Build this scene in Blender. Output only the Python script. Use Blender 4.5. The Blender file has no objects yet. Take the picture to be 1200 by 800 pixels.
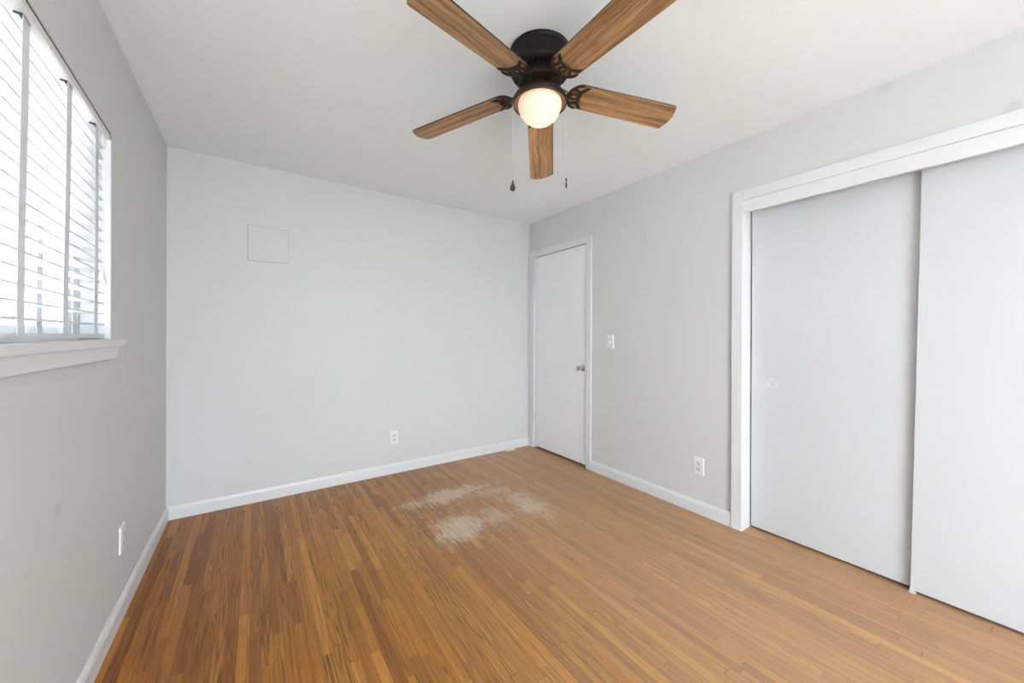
import bpy, bmesh, math, random
from mathutils import Vector, Matrix

random.seed(4)
PI = math.pi
S = bpy.context.scene
COL = S.collection

# ---------------------------------------------------------------- camera
YAW, PIT, ROL = 0.605577, -0.001050, 0.003102
CAM = Vector((0.47221, -3.27735, 1.21618))
F = Vector((math.sin(YAW)*math.cos(PIT), math.cos(YAW)*math.cos(PIT), math.sin(PIT)))
R0 = Vector((math.cos(YAW), -math.sin(YAW), 0)); U0 = R0.cross(F)
R = R0*math.cos(ROL)+U0*math.sin(ROL); U = -R0*math.sin(ROL)+U0*math.cos(ROL)
cd = bpy.data.cameras.new('camera'); cam = bpy.data.objects.new('camera', cd); COL.objects.link(cam)
cd.sensor_width = 36.0; cd.lens = 435.968/1200*36.0; cd.shift_y = -(400-392.83)/1200.0
cd.clip_start = 0.02
m = Matrix.Identity(4)
for i in range(3):
    m[i][0] = R[i]; m[i][1] = U[i]; m[i][2] = -F[i]; m[i][3] = CAM[i]
cam.matrix_world = m
S.camera = cam

# ---------------------------------------------------------------- exposure, sky, daylight
S.view_settings.view_transform = 'Standard'
S.view_settings.look = 'None'
S.view_settings.gamma = 1.0
S.view_settings.use_curve_mapping = False
S.view_settings.exposure = 2.03
W_ = bpy.data.worlds.new('daylight'); S.world = W_; W_.use_nodes = True
nt = W_.node_tree; bg = nt.nodes['Background']
SKY = 4.6
bg.inputs['Color'].default_value = (0.84, 0.925, 1.0, 1); bg.inputs['Strength'].default_value = SKY

def portal(name, loc, rot, sx, sy):
    l = bpy.data.lights.new(name, 'AREA'); l.shape = 'RECTANGLE'; l.size = sx; l.size_y = sy
    l.cycles.is_portal = True
    o = bpy.data.objects.new(name, l); COL.objects.link(o); o.location = loc; o.rotation_euler = rot
    return o

sl_ = bpy.data.lights.new('sun', 'SUN'); sl_.energy = 17.0; sl_.angle = 0.01; sl_.color = (0.95, 0.975, 1.0)
sun = bpy.data.objects.new('sun', sl_); COL.objects.link(sun)
sun.rotation_euler = Vector((-0.28, -0.12, -0.95)).to_track_quat('-Z', 'Y').to_euler()

# ---------------------------------------------------------------- dimensions
H = 2.44; WX = 2.9766; YN = -5.40       # room height, width, near wall
WT = 0.115                               # wall thickness
WY0, WY1, WZ0, WZ1 = -2.40, -1.14, 1.178, 2.018      # left window opening
DY0, DY1, DZ1 = -0.866, -0.100, 2.053               # room door slab
CY0, CY1, CZ1 = -3.640, -2.192, 2.054               # closet opening
NX0, NX1, NZ0, NZ1 = 0.15, 2.15, 0.15, 2.05         # unseen window, added behind the camera to fill the room with light

portal('sky_portal_left', (-WT-0.03, (WY0+WY1)/2, (WZ0+WZ1)/2), (0, -PI/2, 0), WZ1-WZ0, WY1-WY0)
portal('sky_portal_near', ((NX0+NX1)/2, YN-WT-0.03, (NZ0+NZ1)/2), (PI/2, 0, 0), NX1-NX0, NZ1-NZ0)

# ---------------------------------------------------------------- materials
def mat(name, col, rough=0.5, spec=0.5, metal=0.0, **kw):
    mt = bpy.data.materials.new(name); mt.use_nodes = True
    b = mt.node_tree.nodes['Principled BSDF']
    b.inputs['Base Color'].default_value = (*col, 1); b.inputs['Roughness'].default_value = rough
    b.inputs['Specular IOR Level'].default_value = spec; b.inputs['Metallic'].default_value = metal
    for k, v in kw.items(): b.inputs[k].default_value = v
    return mt
def N(t, ty, **kw):
    n = t.nodes.new(ty)
    for k, v in kw.items(): setattr(n, k, v)
    return n
def math_(t, op, a, b=None, c=None, clamp=False):
    n = t.nodes.new('ShaderNodeMath'); n.operation = op; n.use_clamp = clamp
    for i, v in enumerate((a, b, c)):
        if v is None: continue
        if isinstance(v, (int, float)): n.inputs[i].default_value = v
        else: t.links.new(v, n.inputs[i])
    return n.outputs[0]
def comb(t, x, y, z):
    n = t.nodes.new('ShaderNodeCombineXYZ')
    for i, v in enumerate((x, y, z)):
        if isinstance(v, (int, float)): n.inputs[i].default_value = v
        else: t.links.new(v, n.inputs[i])
    return n.outputs[0]
def noise(t, vec, scale, detail=2.0, rough=0.5, dist=0.0):
    n = t.nodes.new('ShaderNodeTexNoise'); n.inputs['Scale'].default_value = scale
    n.inputs['Detail'].default_value = detail; n.inputs['Roughness'].default_value = rough
    n.inputs['Distortion'].default_value = dist
    t.links.new(vec, n.inputs['Vector']); return n.outputs['Fac']
def white(t, vec):
    n = t.nodes.new('ShaderNodeTexWhiteNoise'); n.noise_dimensions = '3D'
    t.links.new(vec, n.inputs['Vector']); return n
def mixc(t, fac, a, b, blend='MIX'):
    n = t.nodes.new('ShaderNodeMix'); n.data_type = 'RGBA'; n.blend_type = blend
    for i, v in ((0, fac), (6, a), (7, b)):
        if isinstance(v, (int, float)): n.inputs[i].default_value = v
        elif isinstance(v, tuple): n.inputs[i].default_value = (*v, 1)
        else: t.links.new(v, n.inputs[i])
    return n.outputs[2]
def ramp(t, fac, stops, interp='LINEAR'):
    n = t.nodes.new('ShaderNodeValToRGB'); n.color_ramp.interpolation = interp
    e = n.color_ramp.elements
    while len(e) < len(stops): e.new(0.5)
    for i, (p, c) in enumerate(stops):
        e[i].position = p; e[i].color = (*c, 1) if len(c) == 3 else c
    t.links.new(fac, n.inputs[0]); return n.outputs[0]
def sstep(t, v, a, b):
    n = t.nodes.new('ShaderNodeMapRange'); n.interpolation_type = 'SMOOTHSTEP'
    n.inputs[1].default_value = a; n.inputs[2].default_value = b
    t.links.new(v, n.inputs[0]); return n.outputs[0]
def xyz(t, kind='Object'):
    c = N(t, 'ShaderNodeTexCoord'); s = N(t, 'ShaderNodeSeparateXYZ')
    t.links.new(c.outputs[kind], s.inputs[0]); return c.outputs[kind], s.outputs

def paint(name, col, rough=0.55, bump=0.04, smudge=None, scale=260, spec=0.3, plane=None):
    mt = mat(name, col, rough, spec); t = mt.node_tree; b = t.nodes['Principled BSDF']
    co, (x, y, z) = xyz(t)
    c = mixc(t, noise(t, co, 1.3, 3), tuple(v*0.985 for v in col), tuple(min(1, v*1.015) for v in col))
    if smudge:
        for (sx, sy, sz, r, k) in smudge:
            dx = math_(t, 'SUBTRACT', x, sx); dy = math_(t, 'SUBTRACT', y, sy); dz = math_(t, 'SUBTRACT', z, sz)
            d = math_(t, 'SQRT', math_(t, 'ADD', math_(t, 'ADD', math_(t, 'MULTIPLY', dx, dx), math_(t, 'MULTIPLY', dy, dy)), math_(t, 'MULTIPLY', dz, dz)))
            f = math_(t, 'MULTIPLY', sstep(t, d, r, r*0.25), k)
            c = mixc(t, f, c, (0.27, 0.27, 0.26))
    t.links.new(c, b.inputs['Base Color'])
    bp = N(t, 'ShaderNodeBump'); bp.inputs['Strength'].default_value = bump; bp.inputs['Distance'].default_value = 0.002
    t.links.new(noise(t, co, scale, 3), bp.inputs['Height']); t.links.new(bp.outputs[0], b.inputs['Normal'])
    return mt

WALLC = (0.636, 0.642, 0.632)
M_wall = paint('wall_paint', WALLC, 0.6, 0.06)
M_wall_r = paint('wall_paint_right', WALLC, 0.6, 0.06, smudge=[(WX, -2.822, 2.416, 0.035, 0.16), (WX, -3.192, 2.143, 0.035, 0.2)])
M_wall_l = paint('wall_paint_left', WALLC, 0.6, 0.06, smudge=[(0, -1.625, 0.70, 0.035, 0.14), (0, -1.32, 0.25, 0.03, 0.08), (0, -0.72, 0.62, 0.02, 0.08)])
M_ceil = paint('ceiling_paint', (0.875, 0.915, 0.925), 0.75, 0.10, scale=120)
M_trim = paint('trim_paint', (0.72, 0.73, 0.735), 0.32, 0.02, scale=60, spec=0.5)
M_door = paint('door_paint_lightened', (0.85, 0.855, 0.865), 0.36, 0.03, scale=60, spec=0.45)  # door paint lightened to make up for weak light at the room door
M_closet = paint('door_paint_darkened', (0.60, 0.610, 0.624), 0.36, 0.03, scale=60, spec=0.45)  # same door paint, darkened to offset the stronger light on the closet
M_plastic = mat('white_plastic', (0.80, 0.80, 0.79), 0.3)
M_slot = mat('slot_dark', (0.03, 0.03, 0.03), 0.6)
M_face = mat('receptacle_plastic', (0.66, 0.66, 0.65), 0.35)
M_cream = mat('cream_plastic', (0.80, 0.74, 0.60), 0.5)
M_chrome = mat('satin_nickel', (0.62, 0.60, 0.57), 0.22, metal=1.0)
M_hinge = mat('painted_hinge', (0.66, 0.66, 0.66), 0.4)
M_black = mat('bronze_black', (0.008, 0.0068, 0.0055), 0.45, 0.22)
M_bronze = mat('oil_rubbed_bronze', (0.026, 0.015, 0.010), 0.42, 0.4, metal=0.15)
M_copper = mat('warm_bronze_inner', (0.40, 0.22, 0.12), 0.45, 0.5, metal=0.4)
M_slat = mat('blind_slat_white', (0.74, 0.74, 0.74), 0.45)
M_tape = mat('cloth_tape', (0.72, 0.74, 0.77), 0.9, 0.1)
M_val = mat('valance_white', (0.72, 0.72, 0.71), 0.4)
M_cord = mat('cord_white', (0.8, 0.8, 0.8), 0.7)
M_vinyl = mat('window_vinyl', (0.82, 0.83, 0.84), 0.35)
M_gasket = mat('sash_gasket', (0.25, 0.26, 0.28), 0.6)
M_bead = mat('bead_chain', (0.72, 0.72, 0.72), 0.35, metal=0.6)
M_darkwood = mat('dark_wood_fob', (0.05, 0.022, 0.012), 0.35)
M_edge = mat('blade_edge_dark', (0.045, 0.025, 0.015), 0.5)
M_dark = mat('dark_void', (0.05, 0.05, 0.05), 0.9)
M_siding = mat('pale_siding', (0.50, 0.50, 0.49), 0.8)
M_extglass = mat('outside_window_glass', (0.33, 0.41, 0.52), 0.4)
M_ground = mat('pale_ground', (0.60, 0.60, 0.58), 0.9)

def glass_mat():
    mt = bpy.data.materials.new('clear_glass'); mt.use_nodes = True; t = mt.node_tree; t.nodes.clear()
    o = N(t, 'ShaderNodeOutputMaterial'); mx = N(t, 'ShaderNodeMixShader')
    tr = N(t, 'ShaderNodeBsdfTransparent'); gl = N(t, 'ShaderNodeBsdfGlossy'); gl.inputs['Roughness'].default_value = 0.02
    lw = N(t, 'ShaderNodeLayerWeight'); f = math_(t, 'MULTIPLY_ADD', math_(t, 'POWER', lw.outputs['Facing'], 5.0), 0.6, 0.03)
    t.links.new(f, mx.inputs[0]); t.links.new(tr.outputs[0], mx.inputs[1]); t.links.new(gl.outputs[0], mx.inputs[2])
    t.links.new(mx.outputs[0], o.inputs[0]); return mt
M_glass = glass_mat()

def dimmer_mat():  # see-through grey that dims light passing the left window
    mt = bpy.data.materials.new('window_dimmer'); mt.use_nodes = True; t = mt.node_tree; t.nodes.clear()
    o = N(t, 'ShaderNodeOutputMaterial'); tr = N(t, 'ShaderNodeBsdfTransparent'); tr.inputs[0].default_value = (0.56, 0.565, 0.57, 1)
    t.links.new(tr.outputs[0], o.inputs[0]); return mt
M_dimmer = dimmer_mat()

def globe_mat():
    mt = bpy.data.materials.new('frosted_glass'); mt.use_nodes = True; t = mt.node_tree; t.nodes.clear()
    o = N(t, 'ShaderNodeOutputMaterial')
    tr = N(t, 'ShaderNodeBsdfTranslucent'); tr.inputs[0].default_value = (0.95, 0.89, 0.81, 1)
    di = N(t, 'ShaderNodeBsdfDiffuse'); di.inputs[0].default_value = (0.92, 0.88, 0.82, 1)
    gl = N(t, 'ShaderNodeBsdfGlossy'); gl.inputs['Roughness'].default_value = 0.25
    m1 = N(t, 'ShaderNodeMixShader'); m1.inputs[0].default_value = 0.45
    m2 = N(t, 'ShaderNodeMixShader'); m2.inputs[0].default_value = 0.04
    t.links.new(tr.outputs[0], m1.inputs[1]); t.links.new(di.outputs[0], m1.inputs[2])
    t.links.new(m1.outputs[0], m2.inputs[1]); t.links.new(gl.outputs[0], m2.inputs[2]); t.links.new(m2.outputs[0], o.inputs[0])
    return mt
M_globe = globe_mat()
M_bulb = bpy.data.materials.new('bulb_glow'); M_bulb.use_nodes = True
_b = M_bulb.node_tree.nodes['Principled BSDF']; _b.inputs['Base Color'].default_value = (0.9, 0.85, 0.75, 1)
_b.inputs['Emission Color'].default_value = (1.0, 0.88, 0.72, 1); _b.inputs['Emission Strength'].default_value = 2.4

# oak strip floor: narrow boards running from the near wall to the far wall
def floor_mat():
    mt = mat('oak_strip_floor', (0.5, 0.3, 0.1), 0.3, 0.36); t = mt.node_tree; b = t.nodes['Principled BSDF']
    co, (x, y, z) = xyz(t)
    bw = 0.0381
    xs = math_(t, 'DIVIDE', x, bw); row = math_(t, 'FLOOR', xs); fx = math_(t, 'FRACT', xs)
    r1 = white(t, comb(t, row, 3.1, 7.7)).outputs['Value']; r2 = white(t, comb(t, row, 9.3, 1.7)).outputs['Value']
    L = math_(t, 'MULTIPLY_ADD', r1, 0.55, 0.42)
    ys = math_(t, 'ADD', math_(t, 'DIVIDE', y, L), math_(t, 'MULTIPLY', r2, 17.0))
    # uneven board lengths inside a row: warp the row coordinate
    ys = math_(t, 'ADD', ys, math_(t, 'MULTIPLY', math_(t, 'SINE', math_(t, 'MULTIPLY', ys, 2.3)), 0.28))
    idx = math_(t, 'FLOOR', ys); fy = math_(t, 'FRACT', ys)
    wn = white(t, comb(t, row, idx, 0.5)); rv = wn.outputs['Value']
    rc = N(t, 'ShaderNodeSeparateColor'); t.links.new(wn.outputs['Color'], rc.inputs[0])
    ra, rb, rd = rc.outputs
    # seams
    ex = math_(t, 'MINIMUM', fx, math_(t, 'SUBTRACT', 1.0, fx)); seamx = sstep(t, ex, 0.034, 0.010)
    ey = math_(t, 'MULTIPLY', math_(t, 'MINIMUM', fy, math_(t, 'SUBTRACT', 1.0, fy)), L); seamy = sstep(t, ey, 0.0015, 0.0004)
    ssel = math_(t, 'MULTIPLY_ADD', white(t, comb(t, row, 2.2, 4.4)).outputs['Value'], 0.65, 0.35)
    seam = math_(t, 'MAXIMUM', math_(t, 'MULTIPLY', seamx, ssel), math_(t, 'MULTIPLY', seamy, math_(t, 'MULTIPLY_ADD', rd, 0.55, 0.25)))
    # board tone
    base = ramp(t, rv, [(0.0, (0.285, 0.100, 0.014)), (0.14, (0.365, 0.141, 0.019)), (0.5, (0.430, 0.175, 0.024)), (0.86, (0.49, 0.206, 0.031)), (1.0, (0.57, 0.255, 0.044))])
    # grain
    zo = math_(t, 'MULTIPLY', ra, 40.0); zo2 = math_(t, 'MULTIPLY', rb, 57.0)
    xj = math_(t, 'ADD', math_(t, 'MULTIPLY', x, 1.0), math_(t, 'MULTIPLY', noise(t, comb(t, math_(t, 'MULTIPLY', x, 4), math_(t, 'MULTIPLY', y, 2.5), zo), 1.0, 2), 0.02))
    fine = noise(t, comb(t, math_(t, 'MULTIPLY', xj, 520), math_(t, 'MULTIPLY', y, 9), zo), 1.0, 4, 0.65)
    mid = noise(t, comb(t, math_(t, 'MULTIPLY', xj, 120), math_(t, 'MULTIPLY', y, 2.2), zo2), 1.0, 3, 0.6)
    # growth-ring contour lines (cathedral figure)
    ht = noise(t, comb(t, math_(t, 'MULTIPLY', x, 24), math_(t, 'MULTIPLY', y, 0.95), zo2), 1.0, 2.0, 0.5)
    ring = math_(t, 'FRACT', math_(t, 'MULTIPLY', ht, math_(t, 'MULTIPLY_ADD', rd, 10.0, 7.0)))
    ringm = sstep(t, math_(t, 'ABSOLUTE', math_(t, 'SUBTRACT', ring, 0.5)), 0.30, 0.03)
    ringw = math_(t, 'MULTIPLY', sstep(t, rb, 0.30, 0.75), noise(t, comb(t, math_(t, 'MULTIPLY', x, 25), math_(t, 'MULTIPLY', y, 3), zo), 1.0, 2))
    ringm = math_(t, 'MULTIPLY', math_(t, 'MULTIPLY', ringm, ringw), 1.35, clamp=True)
    c = mixc(t, math_(t, 'MULTIPLY', sstep(t, fine, 0.49, 0.66), 0.72), base, (0.19, 0.075, 0.02))
    c = mixc(t, math_(t, 'MULTIPLY', sstep(t, mid, 0.52, 0.72), 0.62), c, (0.17, 0.062, 0.014))
    c = mixc(t, math_(t, 'MULTIPLY', sstep(t, mid, 0.48, 0.26), 0.30), c, (0.60, 0.34, 0.13))
    # a few long dark mineral streaks
    stk = noise(t, comb(t, math_(t, 'MULTIPLY', xj, 75), math_(t, 'MULTIPLY', y, 1.3), zo), 1.0, 3, 0.7)
    c = mixc(t, math_(t, 'MULTIPLY', sstep(t, stk, 0.66, 0.74), 0.75), c, (0.11, 0.036, 0.008))
    c = mixc(t, ringm, c, (0.15, 0.055, 0.014))
    # redder, darker toward left wall; reflected sheen painted pale toward the closet
    wide = noise(t, co, 1.1, 2)
    xx = math_(t, 'ADD', x, math_(t, 'MULTIPLY', wide, 0.6))
    c = mixc(t, sstep(t, xx, 1.15, 0.35), c, mixc(t, 1.0, c, (0.88, 0.75, 0.66), 'MULTIPLY'))
    pale = sstep(t, math_(t, 'SUBTRACT', xx, math_(t, 'MULTIPLY', y, 0.10)), 1.3, 2.75)
    c = mixc(t, math_(t, 'MULTIPLY', pale, 0.62), c, mixc(t, 0.60, c, (0.66, 0.46, 0.31)))
    # worn-through whitish scuff patches
    def patch(cx, cy, ax, ay, rot):
        dx = math_(t, 'SUBTRACT', x, cx); dy = math_(t, 'SUBTRACT', y, cy); ca, sa = math.cos(rot), math.sin(rot)
        u = math_(t, 'DIVIDE', math_(t, 'ADD', math_(t, 'MULTIPLY', dx, ca), math_(t, 'MULTIPLY', dy, sa)), ax)
        v = math_(t, 'DIVIDE', math_(t, 'SUBTRACT', math_(t, 'MULTIPLY', dy, ca), math_(t, 'MULTIPLY', dx, sa)), ay)
        return math_(t, 'SQRT', math_(t, 'ADD', math_(t, 'MULTIPLY', u, u), math_(t, 'MULTIPLY', v, v)))
    str_ = noise(t, comb(t, math_(t, 'MULTIPLY', x, 70), math_(t, 'MULTIPLY', y, 11), 3.0), 1.0, 6, 0.78)
    blot = noise(t, co, 7.0, 4, 0.6)
    spk = noise(t, comb(t, math_(t, 'MULTIPLY', x, 90), math_(t, 'MULTIPLY', y, 45), 8.0), 1.0, 3, 0.7)
    msk = None
    for (cx, cy, ax, ay, rot, k) in SCUFF:
        d = patch(cx, cy, ax, ay, rot)
        e = math_(t, 'ADD', math_(t, 'ADD', math_(t, 'SUBTRACT', 1.0, d), math_(t, 'MULTIPLY', math_(t, 'SUBTRACT', blot, 0.5), 1.5)), math_(t, 'MULTIPLY', math_(t, 'SUBTRACT', str_, 0.5), 3.0))
        f = math_(t, 'MULTIPLY', sstep(t, e, 0.05, 0.75), k)
        msk = f if msk is None else math_(t, 'MAXIMUM', msk, f)
    halo = patch(1.78, -1.02, 0.62, 0.55, 0.0)
    hs = math_(t, 'MULTIPLY', sstep(t, math_(t, 'ADD', halo, math_(t, 'MULTIPLY', blot, 0.6)), 1.45, 0.8), sstep(t, math_(t, 'ADD', spk, math_(t, 'MULTIPLY', str_, 0.4)), 0.76, 0.86))
    msk = math_(t, 'MAXIMUM', msk, math_(t, 'MULTIPLY', hs, 0.55))
    dust = math_(t, 'MULTIPLY', sstep(t, noise(t, comb(t, math_(t, 'MULTIPLY', x, 130), math_(t, 'MULTIPLY', y, 60), 1.0), 1.0, 2, 0.5), 0.775, 0.81), 0.35)
    msk = math_(t, 'MAXIMUM', msk, dust)
    c = mixc(t, msk, c, (0.74, 0.62, 0.50))
    c = mixc(t, math_(t, 'MULTIPLY', seam, 0.72), c, (0.060, 0.022, 0.008))
    t.links.new(c, b.inputs['Base Color'])
    ro = math_(t, 'ADD', math_(t, 'MULTIPLY_ADD', mid, 0.10, 0.30), math_(t, 'MULTIPLY', msk, 0.30))
    t.links.new(ro, b.inputs['Roughness'])
    bp = N(t, 'ShaderNodeBump'); bp.inputs['Strength'].default_value = 0.35; bp.inputs['Distance'].default_value = 0.001
    hh = math_(t, 'SUBTRACT', math_(t, 'MULTIPLY', fine, 0.25), seam)
    t.links.new(hh, bp.inputs['Height']); t.links.new(bp.outputs[0], b.inputs['Normal'])
    return mt
SCUFF = [(1.68, -0.69, 0.44, 0.155, 0.03, 0.66), (1.53, -1.17, 0.24, 0.22, 0.3, 0.68), (2.09, -1.10, 0.13, 0.38, 0.0, 0.58), (1.80, -1.15, 0.13, 0.16, 0.0, 0.44), (2.00, -0.82, 0.18, 0.12, 0.0, 0.34)]
M_floor = floor_mat()

def blade_mat():
    mt = mat('blade_wood', (0.4, 0.22, 0.1), 0.45, 0.35); t = mt.node_tree; b = t.nodes['Principled BSDF']
    co, (x, y, z) = xyz(t)
    oi = N(t, 'ShaderNodeObjectInfo'); rn = math_(t, 'MULTIPLY', oi.outputs['Random'], 30.0)
    xx = math_(t, 'MULTIPLY', x, 1.8)
    yj = math_(t, 'ADD', y, math_(t, 'MULTIPLY', noise(t, comb(t, math_(t, 'MULTIPLY', x, 5), math_(t, 'MULTIPLY', y, 8), rn), 1.0, 2), 0.03))
    big = noise(t, comb(t, xx, math_(t, 'MULTIPLY', yj, 40), rn), 1.0, 3, 0.55)
    fine = noise(t, comb(t, math_(t, 'MULTIPLY', x, 14), math_(t, 'MULTIPLY', yj, 260), rn), 1.0, 4, 0.6)
    c = ramp(t, big, [(0.30, (0.17, 0.085, 0.034)), (0.44, (0.32, 0.175, 0.075)), (0.56, (0.47, 0.27, 0.12)), (0.72, (0.60, 0.37, 0.175))])
    c = mixc(t, math_(t, 'MULTIPLY', sstep(t, fine, 0.47, 0.68), 0.6), c, (0.13, 0.062, 0.026))
    t.links.new(c, b.inputs['Base Color']); return mt
M_blade = blade_mat()

# the old window opening and its blind are a little out of square: the head rises away from the far corner
def warp(p):
    x, y, z = p; s = max(0.0, min(0.75, -1.15-y)); h = z-1.20
    return (x, y+0.040*h*min(1.0, s/0.35), z+0.080*h*s)
# ---------------------------------------------------------------- mesh helpers
class MB:
    def __init__(s): s.v = []; s.f = []; s.mi = []; s.cur = 0
    def add(s, vs, fs):
        o = len(s.v); s.v += [tuple(p) for p in vs]; s.f += [[o+i for i in f] for f in fs]; s.mi += [s.cur]*len(fs); return s
    def box(s, a, b):
        x0, y0, z0 = a; x1, y1, z1 = b
        x0, x1 = sorted((x0, x1)); y0, y1 = sorted((y0, y1)); z0, z1 = sorted((z0, z1))
        return s.add([(x0,y0,z0),(x1,y0,z0),(x1,y1,z0),(x0,y1,z0),(x0,y0,z1),(x1,y0,z1),(x1,y1,z1),(x0,y1,z1)],
                     [(0,3,2,1),(4,5,6,7),(0,1,5,4),(1,2,6,5),(2,3,7,6),(3,0,4,7)])
    def prism(s, poly, fn, d0, d1):          # poly: list of 2D points, fn(u, v, d) -> xyz
        n = len(poly); vs = [fn(u, v, d0) for u, v in poly]+[fn(u, v, d1) for u, v in poly]
        fs = [list(range(n))[::-1], list(range(n, 2*n))]+[(i, (i+1) % n, n+(i+1) % n, n+i) for i in range(n)]
        return s.add(vs, fs)
    def lathe(s, prof, c=(0, 0, 0), seg=48, axis='z', cap=True):
        n = len(prof); vs = []; fs = []
        for (r, h) in prof:
            for k in range(seg):
                a = 2*PI*k/seg; p = (r*math.cos(a), r*math.sin(a), h)
                if axis == 'x': p = (h, p[0], p[1])
                if axis == 'y': p = (p[1], h, p[0])
                vs.append((c[0]+p[0], c[1]+p[1], c[2]+p[2]))
        for i in range(n-1):
            for k in range(seg):
                k2 = (k+1) % seg; fs.append((i*seg+k, i*seg+k2, (i+1)*seg+k2, (i+1)*seg+k))
        if cap: fs.append(list(range(seg))[::-1]); fs.append([(n-1)*seg+k for k in range(seg)])
        return s.add(vs, fs)
    def tube(s, pts, r, seg=8, flat=1.0, up=Vector((0, 0, 1))):
        pts = [Vector(p) for p in pts]; n = len(pts); vs = []; fs = []
        rr = r if isinstance(r, (list, tuple)) else [r]*n
        for i, p in enumerate(pts):
            d = (pts[min(i+1, n-1)]-pts[max(i-1, 0)]).normalized()
            u = up if abs(d.dot(up)) < 0.95 else Vector((1, 0, 0))
            a = d.cross(u).normalized(); b = a.cross(d).normalized()
            for k in range(seg):
                t = 2*PI*k/seg; vs.append(p+a*rr[i]*math.cos(t)+b*rr[i]*flat*math.sin(t))
        for i in range(n-1):
            for k in range(seg):
                k2 = (k+1) % seg; fs.append((i*seg+k, i*seg+k2, (i+1)*seg+k2, (i+1)*seg+k))
        fs.append(list(range(seg))[::-1]); fs.append([(n-1)*seg+k for k in range(seg)])
        return s.add(vs, fs)
    def build(s, name, mats, parent=None, smooth=False, bevel=0, loc=None, seg=2):
        me = bpy.data.meshes.new(name); me.from_pydata(s.v, [], s.f)
        if not isinstance(mats, (list, tuple)): mats = [mats]
        for m_ in mats: me.materials.append(m_)
        for p, i in zip(me.polygons, s.mi): p.material_index = i
        bm = bmesh.new(); bm.from_mesh(me); bmesh.ops.recalc_face_normals(bm, faces=bm.faces); bm.to_mesh(me); bm.free()
        if smooth:
            me.shade_smooth() if hasattr(me, 'shade_smooth') else [setattr(p, 'use_smooth', True) for p in me.polygons]
            try: me.set_sharp_from_angle(angle=math.radians(38))
            except Exception: pass
        o = bpy.data.objects.new(name, me); COL.objects.link(o)
        if parent: o.parent = parent
        if loc: o.location = loc
        if bevel:
            b = o.modifiers.new('bevel', 'BEVEL'); b.width = bevel; b.segments = seg; b.limit_method = 'ANGLE'; b.angle_limit = math.radians(40)
        return o
def structure(o): o['kind'] = 'structure'; return o
def tag(o, label, cat, group=None):
    o['label'] = label; o['category'] = cat
    if group: o['group'] = group
    return o
def empty(name, loc=(0, 0, 0), rot=(0, 0, 0)):
    o = bpy.data.objects.new(name, None); o.empty_display_size = 0.1; COL.objects.link(o); o.location = loc; o.rotation_euler = rot; return o

# ---------------------------------------------------------------- room shell
XO = 3.80                                            # far side of the closet / hall behind the right wall
fl = MB().box((-WT, YN-WT, -0.12), (XO, WT, 0.0)).build('floor', M_floor); structure(fl)
ce = MB().box((-WT, YN-WT, H), (XO, WT, H+0.12)).build('ceiling', M_ceil); structure(ce)
wb = MB().box((-WT, 0, 0), (XO, WT, H)).build('wall_back', M_wall); structure(wb)

def wall_with_hole(name, mtl, plane, d0, d1, a0, a1, holes):
    """plane 'x': thickness d0..d1 in x, runs along y; plane 'y': thickness in y, runs along x. holes sorted."""
    mb = MB(); cur = a0
    def bx(p0, p1, z0, z1):
        if p1-p0 < 1e-5 or z1-z0 < 1e-5: return
        if plane == 'x': mb.box((d0, p0, z0), (d1, p1, z1))
        else: mb.box((p0, d0, z0), (p1, d1, z1))
    for (h0, h1, z0, z1) in holes:
        bx(cur, h0, 0, H); bx(h0, h1, 0, z0); bx(h0, h1, z1, H); cur = h1
    bx(cur, a1, 0, H)
    return structure(mb.build(name, mtl))
mb = MB().box((-WT, YN-WT, 0), (0, WY0, H)).box((-WT, WY1, 0), (0, 0, H)).box((-WT, WY0, 0), (0, WY1, WZ0-0.02))
head = [(yy, warp((0, yy, WZ1))[2]) for yy in (WY0, -1.9, -1.15, WY1)]
mb.prism(head+[(WY1, H), (WY0, H)], lambda u, v, d: (d, u, v), -WT, 0)
structure(mb.build('wall_left', M_wall_l))
wall_with_hole('wall_right', M_wall_r, 'x', WX, WX+WT, YN, 0, [(CY0-0.018, CY1+0.018, 0, CZ1+0.02), (DY0-0.02, DY1+0.02, 0, DZ1+0.02)])
wall_with_hole('wall_near', M_wall, 'y', YN-WT, YN, 0, XO, [(NX0, NX1, NZ0, NZ1)])
structure(MB().box((XO, YN-WT, 0), (XO+0.1, WT, H)).build('wall_closet_back', M_wall))
structure(MB().box((WX+WT, -1.75, 0), (XO, -1.65, H)).build('wall_closet_side', M_wall))

# baseboards (profile: square block with an eased, stepped cap)
BH, BT = 0.088, 0.014
def base_prof(): return [(0, 0), (BT, 0), (BT, BH-0.020), (BT-0.003, BH-0.012), (BT-0.006, BH-0.004), (BT-0.010, BH), (0, BH)]
structure(MB().prism(base_prof(), lambda u, v, d: (u, d, v), YN, 0).build('baseboard_left', M_trim))
structure(MB().prism(base_prof(), lambda u, v, d: (d, -u, v), 0.0, WX-0.001).build('baseboard_back', M_trim))
structure(MB().prism(base_prof(), lambda u, v, d: (WX-u, d, v), -2.130, -0.927).build('baseboard_right', M_trim))
structure(MB().prism(base_prof(), lambda u, v, d: (d, YN+u, v), 0.0, WX).build('baseboard_near', M_trim))

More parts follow.
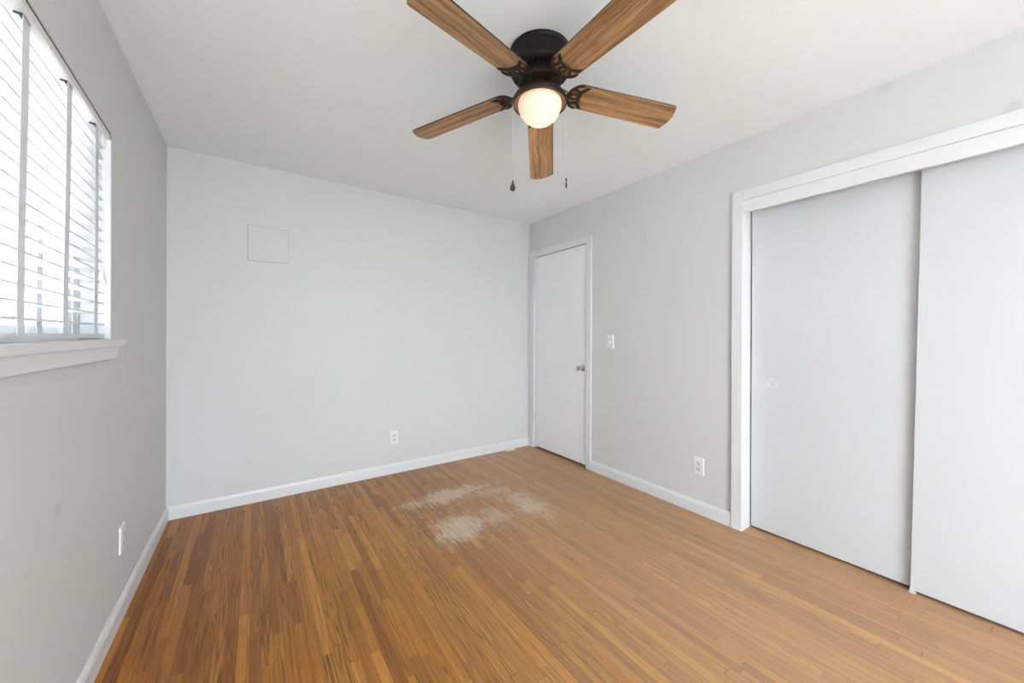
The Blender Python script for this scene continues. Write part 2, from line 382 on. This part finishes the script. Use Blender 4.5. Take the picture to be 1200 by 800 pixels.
# ---------------------------------------------------------------- room door
CT = 0.016
mb = MB()
mb.box((WX-CT, -0.927, 0), (WX, DY0-0.004, 2.120)).box((WX-CT, DY1+0.004, 0), (WX, -0.008, 2.120)).box((WX-CT, DY0-0.004, DZ1+0.004), (WX, DY1+0.004, 2.120))
structure(mb.build('trim_1', M_trim, bevel=0.002))                       # casing round the room door
mb = MB()
mb.box((WX, DY0-0.018, 0), (WX+WT, DY0-0.004, DZ1+0.018)).box((WX, DY1+0.004, 0), (WX+WT, DY1+0.018, DZ1+0.018)).box((WX, DY0-0.004, DZ1+0.004), (WX+WT, DY1+0.004, DZ1+0.018))
mb.box((WX+0.040, DY0-0.004, 0), (WX+0.052, DY0+0.008, DZ1+0.004)).box((WX+0.040, DY1-0.008, 0), (WX+0.052, DY1+0.004, DZ1+0.004)).box((WX+0.040, DY0, DZ1-0.010), (WX+0.052, DY1, DZ1+0.004))
structure(mb.build('trim_2', M_trim))                                    # jamb and stop
d1 = MB().box((WX+0.001, DY0, 0.022), (WX+0.036, DY1, DZ1)).build('door_1', M_door, bevel=0.0015); structure(d1)
kz, ky = 0.912, -0.812
k = MB().lathe([(0.031, 0.0), (0.031, -0.004), (0.026, -0.009), (0.012, -0.011), (0.0105, -0.030), (0.015, -0.036), (0.024, -0.042), (0.0265, -0.052), (0.024, -0.062), (0.014, -0.067), (0.004, -0.068)], (WX+0.001, ky, kz), 32, 'x').build('door_handle', M_chrome, d1, smooth=True)
k['label'] = 'satin metal round knob'
for hz in (1.83, 0.335):
    h = MB().tube([(WX-0.007, DY1+0.004, hz-0.045), (WX-0.007, DY1+0.004, hz+0.045)], 0.0065, 12)
    h.tube([(WX-0.007, DY1+0.004, hz+0.045), (WX-0.007, DY1+0.004, hz+0.053)], [0.0045, 0.002], 12)
    h.tube([(WX-0.007, DY1+0.004, hz-0.045), (WX-0.007, DY1+0.004, hz-0.052)], [0.0045, 0.002], 12)
    for zz in (-0.027, -0.009, 0.009, 0.027): h.tube([(WX-0.007, DY1+0.004, hz+zz-0.0012), (WX-0.007, DY1+0.004, hz+zz+0.0012)], 0.0072, 12)
    h.build('hinge', M_hinge, d1, smooth=True)
MB().lathe([(0.0035, 0.0), (0.0035, -0.002), (0.001, -0.003)], (WX+0.001, -0.727, 2.033-0.012), 12, 'x').build('nail_head', M_slot, d1)

# ---------------------------------------------------------------- closet
mb = MB()
mb.box((WX-0.018, CY1, 0), (WX, -2.130, 2.116)).box((WX-0.018, CY0-0.062, 0), (WX, CY0, 2.116)).box((WX-0.018, CY0, CZ1), (WX, CY1, 2.116))
structure(mb.build('trim_3', M_trim, bevel=0.002))                       # casing round the closet
mb = MB()
mb.box((WX, CY1, 0), (WX+WT, CY1+0.018, CZ1+0.02)).box((WX, CY0-0.018, 0), (WX+WT, CY0, CZ1+0.02)).box((WX, CY0, CZ1), (WX+WT, CY1, CZ1+0.02))
structure(mb.build('trim_4', M_trim))                                    # closet jambs
structure(MB().box((WX-0.012, CY0+0.0005, 1.979), (WX+0.008, CY1-0.0005, CZ1-0.0005)).build('trim_5', M_trim, bevel=0.001))     # fascia hiding the door track
DXL, DXR = 3.069, 3.043
dl = MB().box((DXL, -2.945, 0.013), (DXL+0.030, CY1-0.008, 2.03)).build('door_2', M_closet, bevel=0.0015); structure(dl)
# the near panel hangs slightly out of plumb on its track
e0 = 0.0
yb, yt = -2.903, -2.935
mb = MB(); P = [(yb, 0.012), (yt, 2.03), (CY0+0.004, 2.03), (CY0+0.03, 0.012)]
mb.prism(P, lambda u, v, d: (d, u, v), DXR, DXR+0.024)
dr = mb.build('door_3', M_closet, bevel=0.0015); structure(dr)
pl = MB().lathe([(0.0265, 0.0), (0.0265, -0.0022), (0.0235, -0.0028), (0.0205, -0.0012), (0.0195, 0.004), (0.0, 0.0045)], (DXL, -2.318, 0.928), 40, 'x', cap=False)
pl = pl.build('recessed_pull', mat('pull_cup_white', (0.74, 0.75, 0.77), 0.3), dl, smooth=True); pl['label'] = 'round white recessed finger pull'
g = MB().box((DXR-0.012, yb-0.018, 0.0), (DXL+0.03, yb+0.004, 0.006)).box((DXR-0.006, yb-0.014, 0.006), (DXR-0.002, yb+0.002, 0.024))
g = g.build('door_guide', M_hinge, bevel=0.001)
tag(g, 'small white plastic floor guide at the bottom corner where the closet doors overlap', 'door guide')
structure(MB().box((WX+0.012, CY0+0.0005, 2.034), (WX+WT-0.001, CY1-0.0005, CZ1-0.0005)).build('trim_6', M_hinge))   # track
# hall behind the room door is a closed dark box
# ---------------------------------------------------------------- left window
OXB = -0.085                                          # room-side face of the window unit
st = MB().box((-0.083, WY0+0.0005, 1.164), (0.0, WY1-0.0005, 1.194)).box((0.0, WY0-0.075, 1.164), (0.028, -1.066, 1.194))
structure(st.build('trim_7', M_trim, bevel=0.004, seg=3))                # stool
ap = MB().prism([(WY0-0.055, 1.165), (-1.085, 1.165), (-1.128, 1.118), (WY0-0.015, 1.118)], lambda u, v, d: (d, u, v), 0.0, 0.015)
structure(ap.build('trim_8', M_trim, bevel=0.002))                       # apron
rv = MB()                                             # painted reveal lining
rv.box((-0.083, WY1-0.004, 1.194), (-0.0005, WY1-0.0005, WZ1-0.004)).box((-0.083, WY0+0.0005, 1.194), (-0.0005, WY0+0.004, WZ1-0.0005))
top = [(WY0+0.004, 0), (-1.9, 0), (-1.15, 0), (WY1-0.004, 0)]
rv.prism([(u, warp((0, u, WZ1-0.003))[2]) for u, v in top]+[(u, warp((0, u, WZ1-0.0005))[2]) for u, v in top[::-1]], lambda u, v, d: (d, u, v), -0.083, -0.0005)
structure(rv.build('trim_9', M_trim))
def window_unit(name, c0, c1, z0, z1, axis, face, depth):
    """frame with two sliding sashes; axis 'y': runs along y, glass faces x; axis 'x': runs along x"""
    root = structure(empty(name))
    def B(mb, a0, a1, b0, b1, d0, d1):
        lo, hi = sorted((face+d0*depth, face+d1*depth))
        if axis == 'y': mb.box((lo, a0, b0), (hi, a1, b1))
        else: mb.box((a0, lo, b0), (a1, hi, b1))
    fr = MB(); w = 0.026
    B(fr, c0, c0+w, z0, z1, 0, 1); B(fr, c1-w, c1, z0, z1, 0, 1); B(fr, c0+w, c1-w, z0, z0+w, 0, 1); B(fr, c0+w, c1-w, z1-w, z1, 0, 1)
    fr.build('window_frame', M_vinyl, root, bevel=0.002)
    mid = (c0+c1)/2
    for i, (a0, a1, d0, d1) in enumerate(((c0+w+0.002, mid+0.02, 0.1, 0.45), (mid-0.02, c1-w-0.002, 0.5, 0.9))):
        sh = MB(); s = 0.034; q0, q1 = z0+w+0.002, z1-w-0.002
        B(sh, a0, a0+s, q0, q1, d0, d1); B(sh, a1-s, a1, q0, q1, d0, d1); B(sh, a0+s, a1-s, q0, q0+s, d0, d1); B(sh, a0+s, a1-s, q1-s, q1, d0, d1)
        so = sh.build('sash', M_vinyl, root, bevel=0.002)
        gk = MB(); t_ = 0.004
        for (p0, p1, r0, r1) in ((a0+s-t_, a0+s+t_, q0+s, q1-s), (a1-s-t_, a1-s+t_, q0+s, q1-s)): B(gk, p0, p1, r0, r1, d0-0.03, d0+0.02)
        gk.build('gasket', M_gasket, so)
        pn = MB(); B(pn, a0+s-0.004, a1-s+0.004, q0+s-0.004, q1-s+0.004, (d0+d1)/2-0.04, (d0+d1)/2+0.04)
        pn.build('pane', M_glass, so)
    return root
win1 = window_unit('window_1', WY0+0.0005, WY1-0.0005, 1.180, WZ1+0.050, 'y', OXB, -0.03)
dimmer = MB().box((OXB-0.0285, WY0+0.02, 1.20), (OXB-0.0275, WY1-0.02, WZ1+0.03)).build('window_dimmer', M_dimmer, win1)  # sheet added over the left window to cut its light
window_unit('fill_window', NX0+0.0005, NX1-0.0005, NZ0+0.0005, NZ1-0.0005, 'x', YN-0.075, -0.035)  # unseen, added and sized as a source of fill light

# ---------------------------------------------------------------- blind
class WB(MB):
    def build(s, *a, **k):
        s.v = [warp(p) for p in s.v]; return MB.build(s, *a, **k)
BX0, BX1 = -0.066, -0.016                             # slat depth range
bl = empty('window_blind', ((BX0+BX1)/2, (WY0+WY1)/2, 1.195))
off = Vector((-bl.location.x, -bl.location.y, -bl.location.z))
def bp_(mb, name, mtl, parent=bl, **k):
    mb.v = [warp(p) for p in mb.v]
    o_ = off if parent is bl else Vector((0, 0, 0))
    mb.v = [(p[0]+off.x, p[1]+off.y, p[2]+off.z) for p in mb.v]
    return MB.build(mb, name, mtl, parent, **k)
def seg_box(mb, x0, x1, y0, y1, z0, z1, n=8):
    for i in range(n):
        mb.box((x0, y0+(y1-y0)*i/n, z0), (x1, y0+(y1-y0)*(i+1)/n, z1))
YB0, YB1 = WY0+0.014, WY1-0.014
def long_prism(poly, y0=YB0, y1=YB1, n=10):           # poly in (x, z), swept along y
    mb = MB(); m_ = len(poly); vs = []; fs = []
    for i in range(n+1):
        yy = y0+(y1-y0)*i/n; vs += [(u, yy, v) for u, v in poly]
    for i in range(n):
        for k in range(m_): k2 = (k+1) % m_; fs.append((i*m_+k, i*m_+k2, (i+1)*m_+k2, (i+1)*m_+k))
    fs.append(list(range(m_))[::-1]); fs.append([n*m_+k for k in range(m_)])
    return mb.add(vs, fs)
bp_(long_prism([(-0.013, 1.9865), (-0.004, 1.9865), (-0.002, 1.989), (-0.002, 2.0072), (-0.013, 2.0073)], WY0+0.007, WY1-0.007), 'valance', M_val)
bp_(long_prism([(-0.012, 2.0075), (-0.0015, 2.0075), (-0.0015, 2.0173), (-0.012, 2.0173)], WY0+0.006, WY1-0.006), 'gap_shadow_strip', M_edge)  # dark strip painted in for the shadow gap above the valance
bp_(MB().box((-0.012, WY1-0.0068, 1.988), (-0.0008, WY1-0.0042, 2.0174)), 'end_shadow_strip', M_edge)  # dark sliver painted in for the shade at the valance end
bp_(long_prism([(-0.070, 1.9885), (-0.0135, 1.9885), (-0.0135, 2.0150), (-0.070, 2.0150)]), 'headrail', M_val)
PITCH = 0.0406; Z0 = 1.253; NS = 18
sl_poly = lambda z: [(BX1, z-0.0022), (BX1+0.0003, z), (BX1, z+0.0020), (-0.041, z+0.0042), (BX0, z+0.0020), (BX0, z-0.0020), (-0.041, z+0.0004)]
for i in range(NS):
    bp_(long_prism(sl_poly(Z0+PITCH*i)), 'slat', M_slat, smooth=True)
bp_(long_prism([(BX0, 1.200), (BX1, 1.200), (BX1+0.001, 1.207), (BX1, 1.216), (BX0, 1.216)]), 'bottom_rail', M_slat)
TAPES = [-1.252, -1.525, -1.800, -2.075, -2.335]
for ty in TAPES:
    tp = MB(); w = 0.0185
    for sx, x0 in ((1, BX1+0.0012), (-1, BX0-0.0012)):
        zs = [1.207+(1.985-1.207)*i/18 for i in range(19)]
        for i in range(18):
            wob = [0.0025*math.sin(z*9+ty*5)*(1-(z-1.207)/0.75)+(0.004 if z < 1.23 else 0) for z in (zs[i], zs[i+1])]
            a, b = zs[i], zs[i+1]
            xa, xb = x0, x0+0.0008*sx
            tp.add([(xa, ty-w+wob[0], a), (xa, ty+w+wob[0], a), (xa, ty+w+wob[1], b), (xa, ty-w+wob[1], b),
                    (xb, ty-w+wob[0], a), (xb, ty+w+wob[0], a), (xb, ty+w+wob[1], b), (xb, ty-w+wob[1], b)],
                   [(0,1,2,3),(7,6,5,4),(0,4,5,1),(1,5,6,2),(2,6,7,3),(3,7,4,0)])
    tp.box((BX0, ty-w, 1.1988), (BX1, ty+w, 1.1998))
    tpo = bp_(tp, 'ladder_tape', M_tape)
    clip = MB().box((-0.030, ty-0.021, 1.9850), (-0.0142, ty-0.016, 1.9883)).box((-0.022, ty-0.021, 1.9850), (-0.0142, ty+0.021, 1.9883))
    bp_(clip, 'tape_clip', M_edge, tpo).parent = tpo
    # parented part keeps blind-local coordinates
for (cy_, zb) in ((-1.205, 1.425), (-1.190, 1.412)):
    c_ = MB().tube([(-0.010, cy_, 1.986), (-0.010, cy_+0.002, 1.7), (-0.010, cy_, zb+0.03)], 0.0011, 6)
    co_ = bp_(c_, 'lift_cord', M_cord)
    t_ = MB().lathe([(0.003, 0.035), (0.006, 0.030), (0.0075, 0.012), (0.010, 0.0), (0.0085, -0.004), (0.002, -0.005)], (-0.010, cy_, zb), 16)
    bp_(t_, 'tassel', M_plastic, co_, smooth=True).parent = co_
tag(bl, 'white horizontal slat blind with grey cloth tapes hung inside the left window', 'window blind')

# ---------------------------------------------------------------- outside the left window
ho = empty('neighbouring_house', (-4.2, 11.0, -0.6))
hw = MB().box((-5.0, -6.0, 0), (0, 8.0, 7.2)); 
for i in range(34): hw.box((0, -6.0, 0.2+i*0.2), (0.02, 8.0, 0.2+i*0.2+0.16))
hw.build('wall', M_siding, ho)
hr = MB().prism([(-5.4, 7.2), (0.4, 7.2), (0.4, 7.35), (-2.5, 9.4), (-5.4, 7.35)], lambda u, v, d: (u, d, v), -6.3, 8.3).build('roof', M_siding, ho)
for (y0, y1) in ((-0.35, 0.35), (0.85, 1.75), (-2.6, -1.7), (3.2, 4.2)):
    for (z0, z1) in ((1.9, 3.3), (4.5, 6.0)):
        f_ = MB().box((0.0, y0-0.08, z0-0.08), (0.05, y1+0.08, z1+0.08)).build('window', M_vinyl, ho)
        MB().box((0.05, y0, z0), (0.06, y1, z1)).build('pane', M_extglass, f_)
tag(ho, 'pale neighbouring house with blue-grey windows seen faintly through the blind', 'house')
structure(MB().box((-40, YN-WT, -0.85), (40, 40, -0.6)).build('ground', M_ground))
structure(MB().box((-40, -40, -0.85), (40, YN-WT-0.001, -0.6)).build('unseen_ground_near', mat('ground_low_bounce', (0.30, 0.30, 0.30), 0.9)))  # unseen ground, darker on this side to cut light bounced indoors

# ---------------------------------------------------------------- ceiling fan
FX, FY = 1.4889, -2.0152
fan = empty('ceiling_fan', (FX, FY, H))
z = lambda a: a-H
MB().lathe([(0.128, z(2.4395)), (0.132, z(2.437)), (0.1325, z(2.428)), (0.1295, z(2.424)), (0.1285, z(2.419)), (0.1315, z(2.415)), (0.1315, z(2.407)), (0.1285, z(2.402)), (0.130, z(2.38)), (0.129, z(2.358)), (0.124, z(2.348)), (0.116, z(2.343)), (0.094, z(2.342)), (0.02, z(2.342))], seg=64).build('motor_housing', M_black, fan, smooth=True)
MB().lathe([(0.02, z(2.343)), (0.086, z(2.343)), (0.0875, z(2.335)), (0.0875, z(2.322)), (0.02, z(2.321))], seg=48).build('motor', M_black, fan, smooth=True)
fw = MB().lathe([(0.02, z(2.322)), (0.090, z(2.322)), (0.0935, z(2.317)), (0.0935, z(2.306)), (0.088, z(2.301)), (0.055, z(2.300)), (0.02, z(2.300))], seg=48)
fw.build('flywheel', M_bronze, fan, smooth=True)
vt = MB()
for i in range(30):
    a = 2*PI*i/30; e = Vector((math.cos(a), math.sin(a), 0)); n = Vector((-math.sin(a), math.cos(a), 0))
    q = [e*0.099+n*0.004, e*0.118+n*0.005, e*0.118-n*0.005, e*0.099-n*0.004]
    vt.add([(*(p.xy), z(2.3418)) for p in q]+[(*(p.xy), z(2.3395)) for p in q], [(0,1,2,3),(4,5,6,7),(0,1,5,4),(1,2,6,5),(2,3,7,6),(3,0,4,7)])
vt.build('vent_rib', M_bronze, fan)
MB().lathe([(0.02, z(2.300)), (0.058, z(2.300)), (0.060, z(2.296)), (0.060, z(2.255)), (0.066, z(2.248)), (0.066, z(2.244)), (0.02, z(2.243))], seg=48).build('switch_housing', M_bronze, fan, smooth=True)
MB().lathe([(0.055, z(2.252)), (0.085, z(2.2505)), (0.106, z(2.246)), (0.115, z(2.239)), (0.1175, z(2.230)), (0.1172, z(2.218)), (0.1155, z(2.214)), (0.1125, z(2.214)), (0.111, z(2.218))], seg=64, cap=False).build('light_pan', M_bronze, fan, smooth=True)
MB().lathe([(0.111, z(2.218)), (0.104, z(2.226)), (0.096, z(2.2285)), (0.090, z(2.229)), (0.055, z(2.236))], seg=64, cap=False).build('light_pan_liner', M_copper, fan, smooth=True)
gp = []
for i in range(19):
    t_ = PI/2*i/18; gp.append((0.094*math.cos(t_)+1e-4, z(2.2175)-0.090*math.sin(t_)))
gp = [(0.091, z(2.228))]+gp
gl = MB().lathe(gp+[(r-0.003 if r > 0.003 else 1e-5, h+0.003) for r, h in gp[::-1]], seg=64, cap=False).build('lamp_shade', M_globe, fan, smooth=True)
gl['label'] = 'frosted glass bowl shade, lit'
MB().lathe([(0.0001, z(2.146)), (0.012, z(2.148)), (0.021, z(2.156)), (0.024, z(2.168)), (0.020, z(2.182)), (0.013, z(2.208)), (0.012, z(2.236)), (0.0001, z(2.2365))], seg=24, cap=False).build('bulb', M_bulb, gl, smooth=True)

A0 = 0.8878; WTIP, WROOT, PSI, HB = 0.0694, 0.0629, -0.1884, 2.2877-H
DROOP = [0.1911, 0.1213, 0.0621, 0.0843, 0.0760]; DANG = [0.0010, -0.0031, 0.0138, -0.0068, -0.0049]
RT = 0.6324
def outline():
    pts = []
    w = lambda r: WROOT+(WTIP-WROOT)*(r-0.2)/(RT-0.2)
    rc = 0.185; n = 12
    for i in range(n+1):                               # rounded root, from +w side round to -w side
        a = PI/2+PI*i/n; pts.append((rc+0.052*math.cos(a), w(rc)*math.sin(a)))
    rr = 0.016
    for i in range(5):
        a = -PI/2+PI/2*i/4; pts.append((RT-rr+rr*math.cos(a)+0.0005, -w(RT)+rr+rr*math.sin(a)))
    for i in range(1, 8):
        v = -1+2*i/8; pts.append((RT+0.013*(1-v*v), (w(RT)-0.012)*v))
    for i in range(5):
        a = PI/2*i/4; pts.append((RT-rr+rr*math.cos(a)+0.0005, w(RT)-rr+rr*math.sin(a)))
    return pts
BO = outline()
for kk in range(5):
    th = A0+kk*2*PI/5+DANG[kk]; dr_ = DROOP[kk]
    # local frame of one blade: +X along the blade, +Y across, lowered by droop, pitched by PSI
    e = Vector((math.cos(th), math.sin(th), -dr_)); n = Vector((-math.sin(th)*math.cos(PSI), math.cos(th)*math.cos(PSI), math.sin(PSI)))
    nz = e.cross(n).normalized()
    Mx = Matrix.Identity(4)
    for i in range(3): Mx[i][0] = e[i]; Mx[i][1] = n[i]; Mx[i][2] = nz[i]; Mx[i][3] = (0, 0, HB)[i]
    mb = MB(); nn = len(BO)
    mb.add([(u, v, 0) for u, v in BO]+[(u, v, 0.006) for u, v in BO], [])
    mb.f.append(list(range(nn))[::-1]); mb.mi.append(0); mb.f.append(list(range(nn, 2*nn))); mb.mi.append(1)
    for i in range(nn): mb.f.append([i, (i+1) % nn, nn+(i+1) % nn, nn+i]); mb.mi.append(1)
    b_ = mb.build('blade', [M_blade, M_edge], fan); b_.matrix_local = Mx
    ir = MB(); zz = -0.003
    arc = [(0.181+0.050*math.cos(a), 0.059*math.sin(a), zz) for a in [PI*0.46+PI*1.08*i/20 for i in range(21)]]
    rad = [0.0030+0.0050*math.sin(PI*i/20)**0.5 if 0 < i < 20 else 0.0015 for i in range(21)]
    horn = lambda s: [(0.216, 0.057*s, zz), (0.206, 0.0545*s, zz), (0.196, 0.046*s, zz), (0.186, 0.034*s, zz), (0.1815, 0.022*s, zz), (0.184, 0.011*s, zz), (0.179, 0.0*s, zz)]
    ir.tube([(0.216, 0.057, zz)]+arc+[(0.216, -0.057, zz)], [0.001]+rad+[0.001], 8, 0.6)
    for s in (1, -1):
        ir.tube(horn(s), [0.001, 0.0055, 0.008, 0.0075, 0.006, 0.0065, 0.009], 8, 0.6)
        ir.tube([(0.184, 0.026*s, zz), (0.168, 0.030*s, zz), (0.150, 0.040*s, zz)], [0.007, 0.006, 0.008], 8, 0.45)
        ir.tube([(0.179, 0.004*s, zz), (0.160, 0.014*s, zz), (0.146, 0.010*s, zz), (0.134, 0.0*s, zz)], [0.006, 0.005, 0.006, 0.011], 8, 0.45)
        ir.lathe([(0.0045, -0.0066), (0.0045, -0.001)], (0.170, 0.030*s, 0), 12)
    ir.lathe([(0.005, -0.0075), (0.005, -0.001)], (0.180, 0, 0), 12)
    # arm back to the flywheel
    ir.tube([(0.136, 0, zz-0.001), (0.120, 0, zz-0.002), (0.100, 0, 0.004), (0.080, 0, 0.011), (0.060, 0, 0.014)], [0.008, 0.006, 0.007, 0.011, 0.012], 10, 0.5)
    for s in (1, -1): ir.tube([(0.134, 0.003*s, zz), (0.118, 0.014*s, zz+0.002), (0.100, 0.016*s, 0.006), (0.084, 0.010*s, 0.011)], [0.003, 0.0035, 0.0035, 0.004], 8, 0.6)
    i_ = ir.build('blade_iron', M_bronze, fan, smooth=True); i_.matrix_local = Mx

def chain(side, zsw, zbot, kind):
    px, py = R0.x*0.116*side, R0.y*0.116*side
    c_ = MB(); zt = z(2.236)
    c_.tube([(px*0.5, py*0.5, z(2.262)), (px*0.9, py*0.9, z(2.258)), (px, py, zt+0.004), (px, py, zt)], 0.0014, 6)
    c_.tube([(px, py, zt), (px, py, z(zsw))], 0.0019, 6)
    zz = z(zsw)
    while zz > z(zbot)+0.004:
        c_.lathe([(0.0003, -0.0013), (0.0012, 0), (0.0003, 0.0013)], (px, py, zz), 6); zz -= 0.0030
    c_.tube([(px, py, z(zsw)), (px, py, z(zbot))], 0.0005, 5)
    c_.tube([(px, py, z(zsw)+0.004), (px, py, z(zsw)-0.002)], 0.0030, 8)
    co = c_.build('pull_chain', M_bead, fan, smooth=True)
    if kind == 'fob':
        f_ = MB().lathe([(0.001, 0.0), (0.0035, -0.003), (0.0040, -0.010), (0.009, -0.022), (0.0122, -0.034), (0.0105, -0.042), (0.005, -0.047), (0.0005, -0.048)], (px, py, z(zbot)), 24)
        f_.build('fob', M_darkwood, co, smooth=True)['label'] = 'dark teardrop fob'
    else:
        f_ = MB().lathe([(0.001, 0.0), (0.0030, -0.002), (0.0030, -0.012), (0.0012, -0.014), (0.0012, -0.018), (0.0033, -0.020), (0.0033, -0.042), (0.001, -0.043)], (px, py, z(zbot)), 16)
        f_.build('fob', M_bronze, co, smooth=True)['label'] = 'slim metal bar fob'
chain(-1, 2.060, 1.888, 'fob'); chain(1, 2.075, 1.898, 'bar')
tag(fan, 'five-blade wood and dark bronze ceiling fan with a lit frosted bowl and two pull chains', 'ceiling fan')

# ---------------------------------------------------------------- switch, outlets, access panel
def wall_frame(side, a, zc):
    """empty whose local +X runs to the right along the wall (seen from the room), +Y up... local +Z into the room"""
    o = empty('x')
    if side == 'right': X, Z, P_ = Vector((0, -1, 0)), Vector((-1, 0, 0)), Vector((WX, a, zc))
    if side == 'left': X, Z, P_ = Vector((0, 1, 0)), Vector((1, 0, 0)), Vector((0, a, zc))
    if side == 'back': X, Z, P_ = Vector((1, 0, 0)), Vector((0, -1, 0)), Vector((a, 0, zc))
    Y = Vector((0, 0, 1)); m_ = Matrix.Identity(4)
    for i in range(3): m_[i][0] = X[i]; m_[i][1] = Y[i]; m_[i][2] = Z[i]; m_[i][3] = P_[i]
    o.matrix_world = m_; return o
def plate_mesh(w, h):
    mb = MB(); t0, t1 = 0.0, 0.0055
    a, b = w/2, h/2; c_ = 0.003
    vs = [(-a,-b,t0),(a,-b,t0),(a,b,t0),(-a,b,t0),(-a,-b,0.002),(a,-b,0.002),(a,b,0.002),(-a,b,0.002),(-a+c_,-b+c_,t1),(a-c_,-b+c_,t1),(a-c_,b-c_,t1),(-a+c_,b-c_,t1)]
    fs = [(3,2,1,0),(8,9,10,11)]+[(i,(i+1)%4,4+(i+1)%4,4+i) for i in range(4)]+[(4+i,4+(i+1)%4,8+(i+1)%4,8+i) for i in range(4)]
    return mb.add(vs, fs)
def outlet(side, a, zc, label):
    o = wall_frame(side, a, zc); o.name = 'wall_outlet'
    plate_mesh(0.0715, 0.1165).build('cover_plate', M_plastic, o)
    for s in (1, -1):
        cy = 0.0195*s
        pts = [(0.0165*math.cos(t)*1.02, cy+max(-0.0135, min(0.0135, 0.0172*math.sin(t)))) for t in [2*PI*i/28 for i in range(28)]]
        r_ = MB().prism(pts, lambda u, v, d: (u, v, d), 0.0052, 0.0072).build('receptacle', M_face, o)
        sl = MB().box((-0.0072, cy-0.001, 0.0070), (-0.0050, cy+0.009, 0.0075)).box((0.0050, cy, 0.0070), (0.0072, cy+0.008, 0.0075))
        sl.prism([(0.0028*math.cos(t), cy-0.0075+0.0028*math.sin(t)) for t in [2*PI*i/12 for i in range(12)]], lambda u, v, d: (u, v, d), 0.0070, 0.0075)
        sl.build('slot', M_slot, r_)
    MB().lathe([(0.0028, 0.0054), (0.0028, 0.0062), (0.001, 0.0064)], (0, 0, 0), 12).build('screw', M_face, o)
    tag(o, label, 'wall outlet'); return o
outlet('right', -1.913, 0.322, 'white duplex wall outlet between the room door and the closet')
outlet('back', 1.4845, 0.312, 'white duplex wall outlet low on the plain back wall')
outlet('left', -0.990, 0.330, 'white duplex wall outlet under the window on the left wall, seen edge-on')
sw = wall_frame('right', -1.141, 1.159); sw.name = 'light_switch'
plate_mesh(0.0715, 0.1165).build('cover_plate', M_plastic, sw)
MB().box((-0.0055, -0.0125, 0.0052), (0.0055, 0.0125, 0.0060)).build('switch_slot', M_face, sw)
MB().prism([(-0.0055, 0.005), (-0.011, 0.0155), (-0.006, 0.0165), (0.0055, 0.006)], lambda u, v, d: (d, u, v), -0.0042, 0.0042).build('toggle', M_plastic, sw)
for s in (1, -1): MB().lathe([(0.0028, 0.0054), (0.0028, 0.0062), (0.001, 0.0064)], (0, 0.030*s, 0), 12).build('screw', M_face, sw)
tag(sw, 'white toggle light switch on the wall beside the room door', 'light switch')

# square access panel painted like the wall
pn = MB(); a0, a1, q0, q1 = 0.4325, 0.6825, 1.749, 1.999
pn.box((a0, -0.0022, q0), (a1, 0.0, q1))
pn = pn.build('access_panel', M_wall, bevel=0.001)
tag(pn, 'square grey cover panel painted to match, high on the back wall', 'access panel')
gp_ = MB(); t_ = 0.0022
gp_.box((a0-t_, -0.0006, q0-t_), (a0, 0.0, q1+t_*0.6)).box((a0, -0.0006, q0-t_), (a1+t_*0.5, 0.0, q0)).box((a1, -0.0006, q0), (a1+t_*0.5, 0.0, q1)).box((a0, -0.0006, q1), (a1, 0.0, q1+t_*0.6))
gp_.build('panel_gap', mat('panel_gap_grey', (0.20, 0.195, 0.185), 0.8), pn)

# small cream plate against the back baseboard by the door
cp = MB().box((2.640, -0.062, 0.0), (2.745, -0.015, 0.004)).box((2.655, -0.050, 0.004), (2.73, -0.020, 0.006))
cp = cp.build('cable_plate', M_cream, bevel=0.001)
MB().lathe([(0.006, 0.006), (0.006, 0.0068), (0.0055, 0.007)], (2.695, -0.034, 0), 12).build('hole', M_slot, cp)
tag(cp, 'small cream plate with a dark hole on the floor against the back baseboard', 'floor plate')
